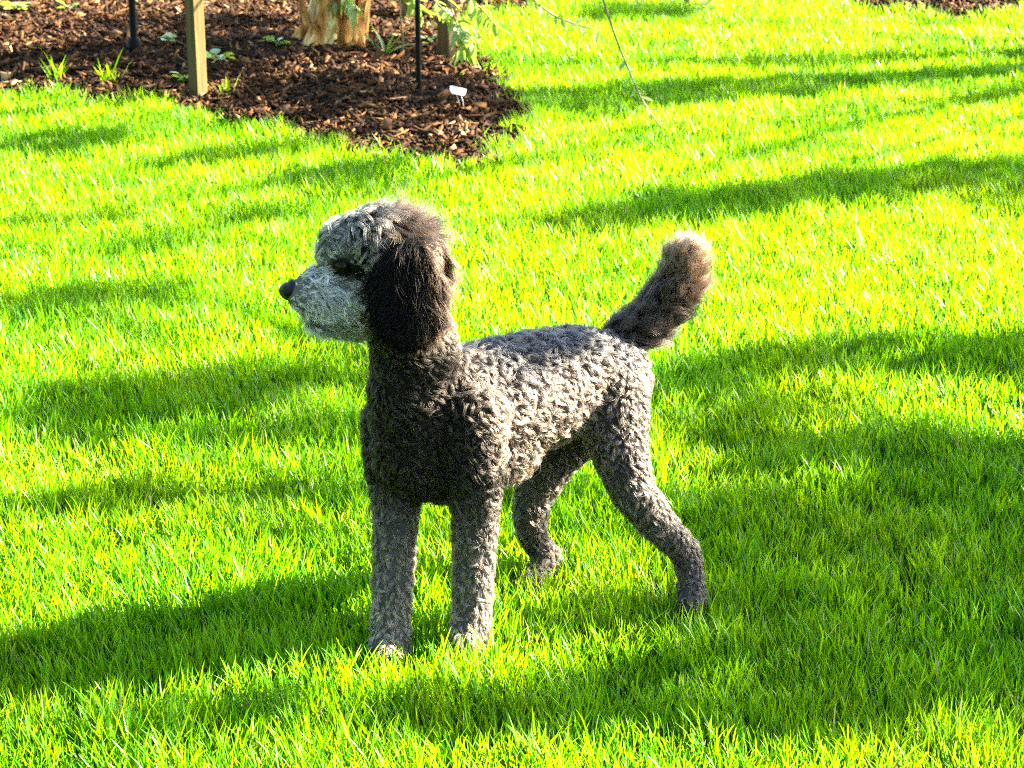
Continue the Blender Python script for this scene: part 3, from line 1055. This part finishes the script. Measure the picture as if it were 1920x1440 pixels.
chin_shade = np.clip((PY(600, 598, 3.265)[2] - P2[:, 2]) / 0.02, 0, 1)
cm = cm * (1 - 0.55 * chin_shade)[:, None]  # shade below the chin painted into the hair colour
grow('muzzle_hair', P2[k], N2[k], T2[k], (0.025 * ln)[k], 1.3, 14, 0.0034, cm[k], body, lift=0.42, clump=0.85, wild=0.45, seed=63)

# the ears: two hanging flaps
def ear(near):
    c = PY(768, 545, 3.20)
    if not near: c = np.array([c[0], 2 * HY - c[1], c[2]])
    V = ICO_V.copy()
    t = V[:, 2]                                     # 1 at the root, -1 at the tip
    wid = np.where(t > 0, 0.048 + 0.010 * (1 - t), 0.058)
    V = np.stack([V[:, 0] * wid + 0.008 * (1 - t) * 0.5 - 0.006, V[:, 1] * 0.011 + (t - 0.2) * (0.030 if near else -0.030), t * 0.080], 1)
    me = tri_mesh('ear', V + c, ICO_F)
    e = link('ear', me, M['skin'], dog, smooth=True)
    Pe, Ne = sample(me, 0.0066, 5)
    rel = (Pe - c)
    Te = unit(down[None] + np.stack([rel[:, 0] * 9, 0 * rel[:, 0], 0 * rel[:, 0]], 1))
    tone = np.clip((rel[:, 0] - 0.005) / 0.04, 0, 1)[:, None]
    ce = np.array([0.003, 0.0025, 0.0023]) * (1 - tone) + np.array([0.075, 0.045, 0.029]) * tone  # brown rear fringe, brightened to paint in a sunlit rim
    grow('ear_fur', Pe, Ne, Te, 0.036 - 0.012 * np.clip((-rel[:, 2] - 0.02) / 0.05, 0, 1), 1.0, 26, 0.0046, ce, e, lift=0.30, clump=0.7, wild=0.22, seed=71, K=10, mat='ear_fur')
    return e


ear(True)
ear(False)

# ------------------------------------------------------------------ things standing in the mulch bed
def on_bed(u, v, poly=None):
    poly = BED if poly is None else poly
    z = 0.05
    for _ in range(12):
        p = G(u, v, z)
        z = 0.5 * z + 0.5 * max(0.0, float(bed_z(np.array([p[0]]), np.array([p[1]]), poly)[0]))
    return G(u, v, z)


def bevel_post(name, label, u, v, w, height, rot, mat, lean=(0, 0), group=None):
    p = on_bed(u, v)
    o = empty(name, p)
    tag(o, label, 'stake', group)
    c, s = math.cos(rot), math.sin(rot)
    b = w * 0.08
    h = w / 2
    prof = [(h - b, h), (-h + b, h), (-h, h - b), (-h, -h + b), (-h + b, -h), (h - b, -h), (h, -h + b), (h, h - b)]
    V, F = [], []
    levels = [(-0.15, 1), (0.0, 1), (0.25, 1), (0.5, 1), (0.8, 1), (height - 0.012, 1), (height, 0.8)]
    gg = np.random.default_rng(int(u))
    for z, sc in levels:
        jx, jy = gg.normal(0, 0.0012, 2)
        for x, y in prof:
            V.append((p[0] + (x * c - y * s) * sc + lean[0] * z + jx, p[1] + (x * s + y * c) * sc + lean[1] * z + jy, p[2] + z))
    for i in range(len(levels) - 1):
        for k in range(8):
            F.append((i * 8 + k, i * 8 + (k + 1) % 8, (i + 1) * 8 + (k + 1) % 8, (i + 1) * 8 + k))
    F.append(tuple(range(8))[::-1]); F.append(tuple((len(levels) - 1) * 8 + k for k in range(8)))
    mb = MB(); mb.add(V, F)
    link('shaft', mb.mesh('shaft'), mat, o)
    return o, p


bevel_post('wooden_stake', 'pale square wooden stake at the grassy front edge of the mulch bed', 372, 184, 0.050, 1.45, R(46), M['post'], (-0.006, 0.0), 'wooden stakes around the tree')
bevel_post('wooden_stake', 'brown square wooden stake behind hanging leaves beside the black rod', 838, 112, 0.056, 1.5, R(58), M['post_brown'], (0.0, 0.004), 'wooden stakes around the tree')


def steel_rod(label, u, v, r, height, shoe):
    p = on_bed(u, v)
    o = empty('steel_rod', p)
    tag(o, label, 'rod', 'black steel rods around the tree')
    mb = MB()
    q = np.array([0.0, 0.0, 1.0])
    mb.tube([p - q * 0.2, p + q * 0.002, p + q * 0.4, p + q * 0.8, p + q * (height - 0.01), p + q * height], [r, r, r, r, r, r * 0.6], 10)
    link('shaft', mb.mesh('shaft'), M['steel'], o, smooth=True)
    if shoe:
        mb = MB()
        mb.tube([p - q * 0.02, p + q * 0.01, p + q * 0.045, p + q * 0.06], [r * 1.9, r * 2.1, r * 1.9, r * 1.05], 12)
        link('collar', mb.mesh('collar'), M['steel'], o, smooth=True)
    for h in (0.62, 0.64, 1.0):
        mb = MB()
        mb.tube([p + q * h, p + q * (h + 0.012)], [r * 1.25, r * 1.25], 10)
        link('ring', mb.mesh('ring'), M['steel'], o)
    return o


steel_rod('slim black steel rod in the mulch between tree and white tag', 785, 172, 0.0098, 1.5, False)
steel_rod('black steel rod with thick collar left of the pale wooden stake', 252, 97, 0.0135, 1.5, True)

# ---- the tree with the flaring trunk
tp = on_bed(617, 82)
tree = empty('peeling_bark_tree', tp)
tag(tree, 'sunlit tree trunk with peeling tan bark and fluted base in mulch', 'tree')


def flute(t, i):
    k = (1.0, 0.95, 0.75, 0.5, 0.35, 0.25, 0.2, 0.2)[min(i, 7)]
    return 1 + k * (0.20 * math.cos(5 * t + 0.8) + 0.13 * math.cos(8 * t + 2.0) + 0.07 * math.cos(13 * t))


mb = MB()
zz = [-0.10, 0.0, 0.05, 0.12, 0.25, 0.6, 1.2, 2.0]
mb.tube([tp + np.array([0.015 * k, 0.01 * k, z]) for k, z in enumerate(zz)], [0.160, 0.137, 0.122, 0.114, 0.109, 0.103, 0.09, 0.075], 64, prof=flute)
trunk = link('trunk', mb.mesh('trunk'), M['bark'], tree, smooth=True)
gg = np.random.default_rng(17)
for k in range(16):                                   # loose strips of bark standing off the trunk
    a = gg.uniform(math.pi * 0.9, math.pi * 2.1)
    z0 = gg.uniform(0.02, 0.22); L = gg.uniform(0.05, 0.16); w = gg.uniform(0.010, 0.024)
    r0 = 0.117 * (1 + 0.05 * gg.normal())
    V, F = [], []
    for i in range(5):
        s_ = i / 4
        rr = r0 + 0.012 + 0.02 * gg.uniform(0.4, 1.0) * s_ ** 2
        for j in (-1, 1):
            aa = a + j * w / r0 * (1 - 0.4 * s_)
            for dr in (0, 0.003):
                V.append(tp + np.array([(rr + dr) * math.cos(aa) + 0.02, (rr + dr) * math.sin(aa) + 0.01, z0 + L * s_]))
    for i in range(4):
        q = i * 4
        F += [(q, q + 2, q + 6, q + 4), (q + 1, q + 5, q + 7, q + 3), (q, q + 4, q + 5, q + 1), (q + 2, q + 3, q + 7, q + 6)]
    F += [(0, 1, 3, 2), (16, 18, 19, 17)]
    mb = MB(); mb.add(V, F)
    link('bark_strip', mb.mesh('bark_strip'), M['bark'], trunk)
ttop = tp + np.array([0.10, 0.07, 2.0])
limb_ends = []
for k in range(5):
    a = k * 2 * math.pi / 5 + 0.5
    e = ttop + np.array([math.cos(a) * 0.9, math.sin(a) * 0.8, 1.1 + 0.3 * math.sin(2 * k)])
    mb = MB()
    mb.tube([ttop - np.array([0, 0, .15]), ttop * .6 + e * .4 + np.array([0, 0, -.08]), e], [0.06, 0.035, 0.010], 8)
    link('limb', mb.mesh('limb'), M['bark'], tree, smooth=True)
    limb_ends.append(e)
n = 3600
i = gg.integers(0, 5, n)
P_ = np.array(limb_ends)[i] + gg.normal(0, 1, (n, 3)) * np.array([0.42, 0.4, 0.28])
ax = unit3(gg.normal(0, 1, (n, 3)) + np.array([0, 0, -0.6])); sd = unit3(np.cross(ax, gg.normal(0, 1, (n, 3)))); up = np.cross(ax, sd)
Ls = gg.uniform(0.05, 0.08, n)
V = P_[:, None, :] + (LEAFV[None, :, 0:1] * ax[:, None, :] + LEAFV[None, :, 1:2] * 0.4 * sd[:, None, :] + LEAFV[None, :, 2:3] * up[:, None, :]) * Ls[:, None, None]
me = tri_mesh('crown', V.reshape(-1, 3), (LEAFT[None] + (np.arange(n) * 6)[:, None, None]).reshape(-1, 3))
vattr(me, 'tint', np.repeat(gg.random(n), 6))
link('crown', me, M['leaf'], tree)


def leaf_mesh(name, ratio, fold, droop):
    V, F = [], []
    ss = [0, 0.12, 0.3, 0.5, 0.72, 0.9, 1.0]
    ww = [0.02, 0.5, 0.9, 1.0, 0.75, 0.32, 0.02]
    for s_, w_ in zip(ss, ww):
        for j in (-1, 0, 1):
            V.append((s_, j * w_ * ratio / 2, abs(j) * w_ * fold - droop * s_ * s_))
    for i in range(len(ss) - 1):
        q = i * 3
        F += [(q, q + 1, q + 4, q + 3), (q + 1, q + 2, q + 5, q + 4)]
    mb = MB(); mb.add(V, F)
    me = mb.mesh(name)
    me.materials.append(M['single_leaf'])
    me.polygons.foreach_set('use_smooth', [True] * len(me.polygons))
    return me


LM = [leaf_mesh('leaf', 0.30, 0.05, 0.15), leaf_mesh('leaf', 0.36, 0.08, 0.28), leaf_mesh('leaf', 0.26, 0.04, 0.08)]
LR = [leaf_mesh('leaf', 0.75, 0.06, 0.10), leaf_mesh('leaf', 0.85, 0.10, 0.2)]
LS = [leaf_mesh('leaf', 0.13, 0.03, 0.30), leaf_mesh('leaf', 0.11, 0.03, 0.12)]


def put_leaf(parent, base, direction, size, meshes, nrm=None):
    d = Vector(direction).normalized()
    side = d.cross(Vector((0, 0, 1)) if nrm is None else Vector(nrm))
    if side.length < 1e-3: side = Vector((1, 0, 0))
    side.normalize()
    up_ = side.cross(d)
    rl = random.uniform(-0.7, 0.7)
    side2 = side * math.cos(rl) + up_ * math.sin(rl)
    up2 = side2.cross(d)
    m_ = Matrix((d, -side2, up2)).transposed().to_4x4()
    o = bpy.data.objects.new('leaf', random.choice(meshes))
    COL.objects.link(o)
    o.parent = parent
    o.matrix_parent_inverse = Matrix.Translation(-Vector(parent.location))
    o.matrix_basis = Matrix.Translation(Vector(base)) @ m_ @ Matrix.Scale(size, 4)
    return o


def smooth_path(pts, n):
    pts = np.array(pts, float)
    t = np.linspace(0, len(pts) - 1, n)
    out = []
    for x in t:
        i = int(min(len(pts) - 2, math.floor(x))); f = x - i
        p0 = pts[max(i - 1, 0)]; p1 = pts[i]; p2 = pts[i + 1]; p3 = pts[min(i + 2, len(pts) - 1)]
        out.append(0.5 * ((2 * p1) + (p2 - p0) * f + (2 * p0 - 5 * p1 + 4 * p2 - p3) * f * f + (3 * p1 - p0 - 3 * p2 + p3) * f ** 3))
    return np.array(out)


def branch(pts, r0, r1, nleaf, size, s0=0.3, parent=tree, meshes=LM, droop=0.35, tuft=True):
    path = smooth_path(pts, 24)
    mb = MB()
    mb.tube(list(path), list(np.linspace(r0, r1, 24)), 6)
    b = link('branch', mb.mesh('branch'), M['twig'], parent, smooth=True)
    for k in range(nleaf):
        s_ = s0 + (1 - s0) * (k + random.random() * 0.6) / nleaf
        x = min(22.9, s_ * 23); i = int(x)
        p = path[i] + (path[i + 1] - path[i]) * (x - i)
        d = path[i + 1] - path[i]; d /= np.linalg.norm(d)
        lat = np.cross(d, np.array([random.gauss(0, .6), random.gauss(0, .6), 1])); lat /= np.linalg.norm(lat)
        lat *= 1 if k % 2 else -1
        put_leaf(b, p, d * random.uniform(0.25, 0.7) + lat * random.uniform(0.6, 1.0) + np.array([0, 0, -droop * random.random()]), size * random.uniform(0.7, 1.2), LMsel(meshes))
    return b


def LMsel(m_):
    return m_


lo = limb_ends[4]
branch([limb_ends[0], PY(780, -420, 8.9), PY(775, -120, 8.6), PY(800, -20, 8.5), PY(850, 36, 8.42), PY(892, 84, 8.38)], 0.008, 0.0022, 30, 0.072, 0.66)
branch([limb_ends[0], PY(880, -420, 8.9), PY(850, -120, 8.55), PY(872, -20, 8.45), PY(905, 20, 8.40), PY(930, 48, 8.36)], 0.008, 0.0022, 22, 0.070, 0.66)
branch([limb_ends[0], PY(840, -420, 8.8), PY(800, -110, 8.5), PY(775, -30, 8.42), PY(778, 8, 8.40), PY(790, 22, 8.38)], 0.008, 0.002, 16, 0.066, 0.70)
branch([limb_ends[0], PY(700, -420, 8.9), PY(655, -120, 8.7), PY(640, -40, 8.65), PY(650, 0, 8.62), PY(668, 22, 8.6)], 0.008, 0.002, 14, 0.07, 0.70)
branch([limb_ends[0], PY(860, -420, 8.8), PY(830, -110, 8.5), PY(835, -20, 8.40), PY(862, 60, 8.36), PY(868, 100, 8.34)], 0.008, 0.002, 24, 0.068, 0.64)
branch([limb_ends[0], PY(600, -420, 8.9), PY(590, -120, 8.8), PY(600, -40, 8.75), PY(625, 0, 8.7), PY(645, 18, 8.7)], 0.008, 0.002, 12, 0.07, 0.70)
branch([limb_ends[0], PY(960, -420, 8.9), PY(960, -100, 8.75), PY(985, -20, 8.68), PY(1040, 30, 8.62), PY(1122, 58, 8.55)], 0.008, 0.002, 20, 0.064, 0.62)
branch([limb_ends[0], PY(1010, -500, 8.4), PY(1085, -250, 8.0), PY(1122, -40, 7.92), PY(1146, 46, 7.82), PY(1176, 125, 7.72), PY(1206, 190, 7.58), G(1240, 240, 0.06)], 0.006, 0.0022, 14, 0.042, 0.60, meshes=LM)

# ---- small plants in the bed
def weed(name, label, u, v, nleaf, size, meshes, lift, poly=None, cat='weed', group='weeds in the mulch', hstem=0.04):
    p = on_bed(u, v, poly) if poly is not False else G(u, v, 0.0)
    o = empty(name, p)
    tag(o, label, cat, group)
    for k in range(nleaf):
        a = 2.4 * k + random.uniform(-.4, .4)
        h = hstem * random.uniform(0.3, 1.0)
        d = np.array([math.cos(a), math.sin(a), 0.0])
        tip = p + d * hstem * 0.5 * random.uniform(0.4, 1.0) + np.array([0, 0, h])
        mb = MB(); mb.tube([p - np.array([0, 0, .01]), (p + tip) / 2 + np.array([0, 0, h * .2]), tip], [0.0018, 0.0014, 0.001], 5)
        link('stem', mb.mesh('stem'), M['single_leaf'], o)
        put_leaf(o, tip, d + np.array([0, 0, lift * random.uniform(.4, 1.2)]), size * random.uniform(0.7, 1.2), meshes)
    return o


weed('weed', 'leafy green weed just right of the pale wooden stake', 408, 122, 11, 0.050, LR, 0.3)
weed('weed', 'small green weed in front of the pale wooden stake base', 345, 158, 7, 0.040, LR, 0.4)
weed('weed', 'tiny green weed midway between pale stake and collared black rod', 312, 84, 6, 0.036, LR, 0.3)
weed('weed', 'dark green weed at the picture corner in the shaded mulch', 30, 26, 9, 0.055, LR, 0.4)
weed('weed', 'small weed growing left of the collared black rod', 128, 22, 6, 0.045, LR, 0.3)
weed('weed', 'pale green weed beside the fluted tree base', 520, 92, 6, 0.040, LR, 0.3)
weed('weed', 'low green weed at the foot of the brown wooden stake', 808, 88, 9, 0.050, LR, 0.4)
weed('strap_leaf_sprout', 'green sprout with long strap leaves between tree and slim black rod', 722, 108, 7, 0.15, LS, 1.6, cat='sprout', group='sprouts', hstem=0.012)
weed('broad_leaf_weed', 'yellow green broad leaved weed at the far edge of the bright lawn', 1312, 34, 12, 0.055, LR, 0.8, poly=False, hstem=0.09)


def tuft(label, u, v, n, h):
    p = on_bed(u, v)
    g_ = np.random.default_rng(int(u * 3 + v))
    x = p[0] + g_.normal(0, 0.018, n); y = p[1] + g_.normal(0, 0.014, n)
    V, T_, A_ = blades(x, y, g_, h, 0.0055, 3, None, np.full(n, p[2] - 0.006))
    me = tri_mesh('grass_tuft', V, T_); vattr(me, 'tint', np.clip(A_ + 0.25, 0, 0.95))
    return tag(link('grass_tuft', me, M['grass']), label, 'grass tuft', 'grass tufts in the mulch')


tuft('sunlit grass tuft on the mulch near the picture edge', 108, 150, 22, 0.075)
tuft('tall thin grass tuft in mulch left of the pale wooden stake', 200, 158, 26, 0.10)
tuft('short grass tuft right of the pale wooden stake base', 420, 180, 16, 0.07)

# ---- bare twig, low shrub, white tag
p = on_bed(754, 114)
mb = MB()
tw = smooth_path([p - np.array([0, 0, .03]), p + np.array([.004, 0, .08]), p + np.array([-.006, .01, .2]), p + np.array([.004, 0, .36]), p + np.array([-.008, .0, .55])], 20)
mb.tube(list(tw), list(np.linspace(0.0045, 0.002, 20)), 6)
o = empty('bare_twig', p)
tag(o, 'thin pale bare twig standing in the mulch left of the slim black rod', 'twig')
link('stem', mb.mesh('stem'), M['twig'], o, smooth=True)
for s_, q in ((8, (0.05, -0.02, 0.07)), (12, (-0.06, 0.0, 0.06))):
    mb = MB(); mb.tube([tw[s_], tw[s_] + np.array(q) * .5, tw[s_] + np.array(q) + np.array([0, 0, .02])], [0.002, 0.0016, 0.001], 5)
    link('side_twig', mb.mesh('side_twig'), M['twig'], o)


def shrub(label, u, v, wx, h, nst, poly=None):
    p = on_bed(u, v)
    o = empty('low_shrub', p)
    tag(o, label, 'shrub', 'low shrubs at the back of the bed')
    for k in range(nst):
        a = random.uniform(0, 6.28)
        e = p + np.array([math.cos(a) * wx * random.uniform(.4, 1), math.sin(a) * wx * 0.6, h * random.uniform(.6, 1.1)])
        branch([p, (p + e) / 2 + np.array([0, 0, .06]), e], 0.005, 0.0018, 12, 0.06, 0.25, parent=o, meshes=LR)
    return o


shrub('dark leafy shrub behind the slim black rod and the bare twig', 762, 38, 0.17, 0.26, 9)
shrub('shaded leafy shrub beyond the lawn edge right of the brown stake', 985, 2, 0.25, 0.22, 7)

p = on_bed(868, 206)
o = empty('plant_tag', p)
tag(o, 'small white plant tag on a wire in the mulch', 'plant tag')
c = PY(858, 172, p[1] + 0.01)
nr = unit3(np.array([0.15, -0.42, 0.90])); axx = unit3(np.cross(np.array([0.1, 1.0, 0.25]), nr)); axy = np.cross(nr, axx)
mb = MB()
V, F = [], []
out = [(-1, .75), (-.85, 1), (.85, .9), (1, .6), (.95, -.7), (.75, -1), (-.6, -.9), (-.95, -.2)]
for dz in (0, 0.0022):
    for x, y in out: V.append(c + axx * x * 0.029 + axy * y * 0.022 + nr * (dz + 0.004 * x * x))
F = [tuple(range(8))[::-1], tuple(range(8, 16))] + [(k, (k + 1) % 8, 8 + (k + 1) % 8, 8 + k) for k in range(8)]
mb.add(V, F)
link('plate', mb.mesh('plate'), M['tag'], o)
for dx in (-0.006, 0.010):
    mb = MB(); q = c + axx * dx - nr * 0.002
    mb.tube([q, (q + p) / 2 + np.array([dx * .4, 0, 0]), p + np.array([dx * .5, 0, -0.02])], [0.0018] * 3, 6)
    link('wire', mb.mesh('wire'), M['wire'], o)
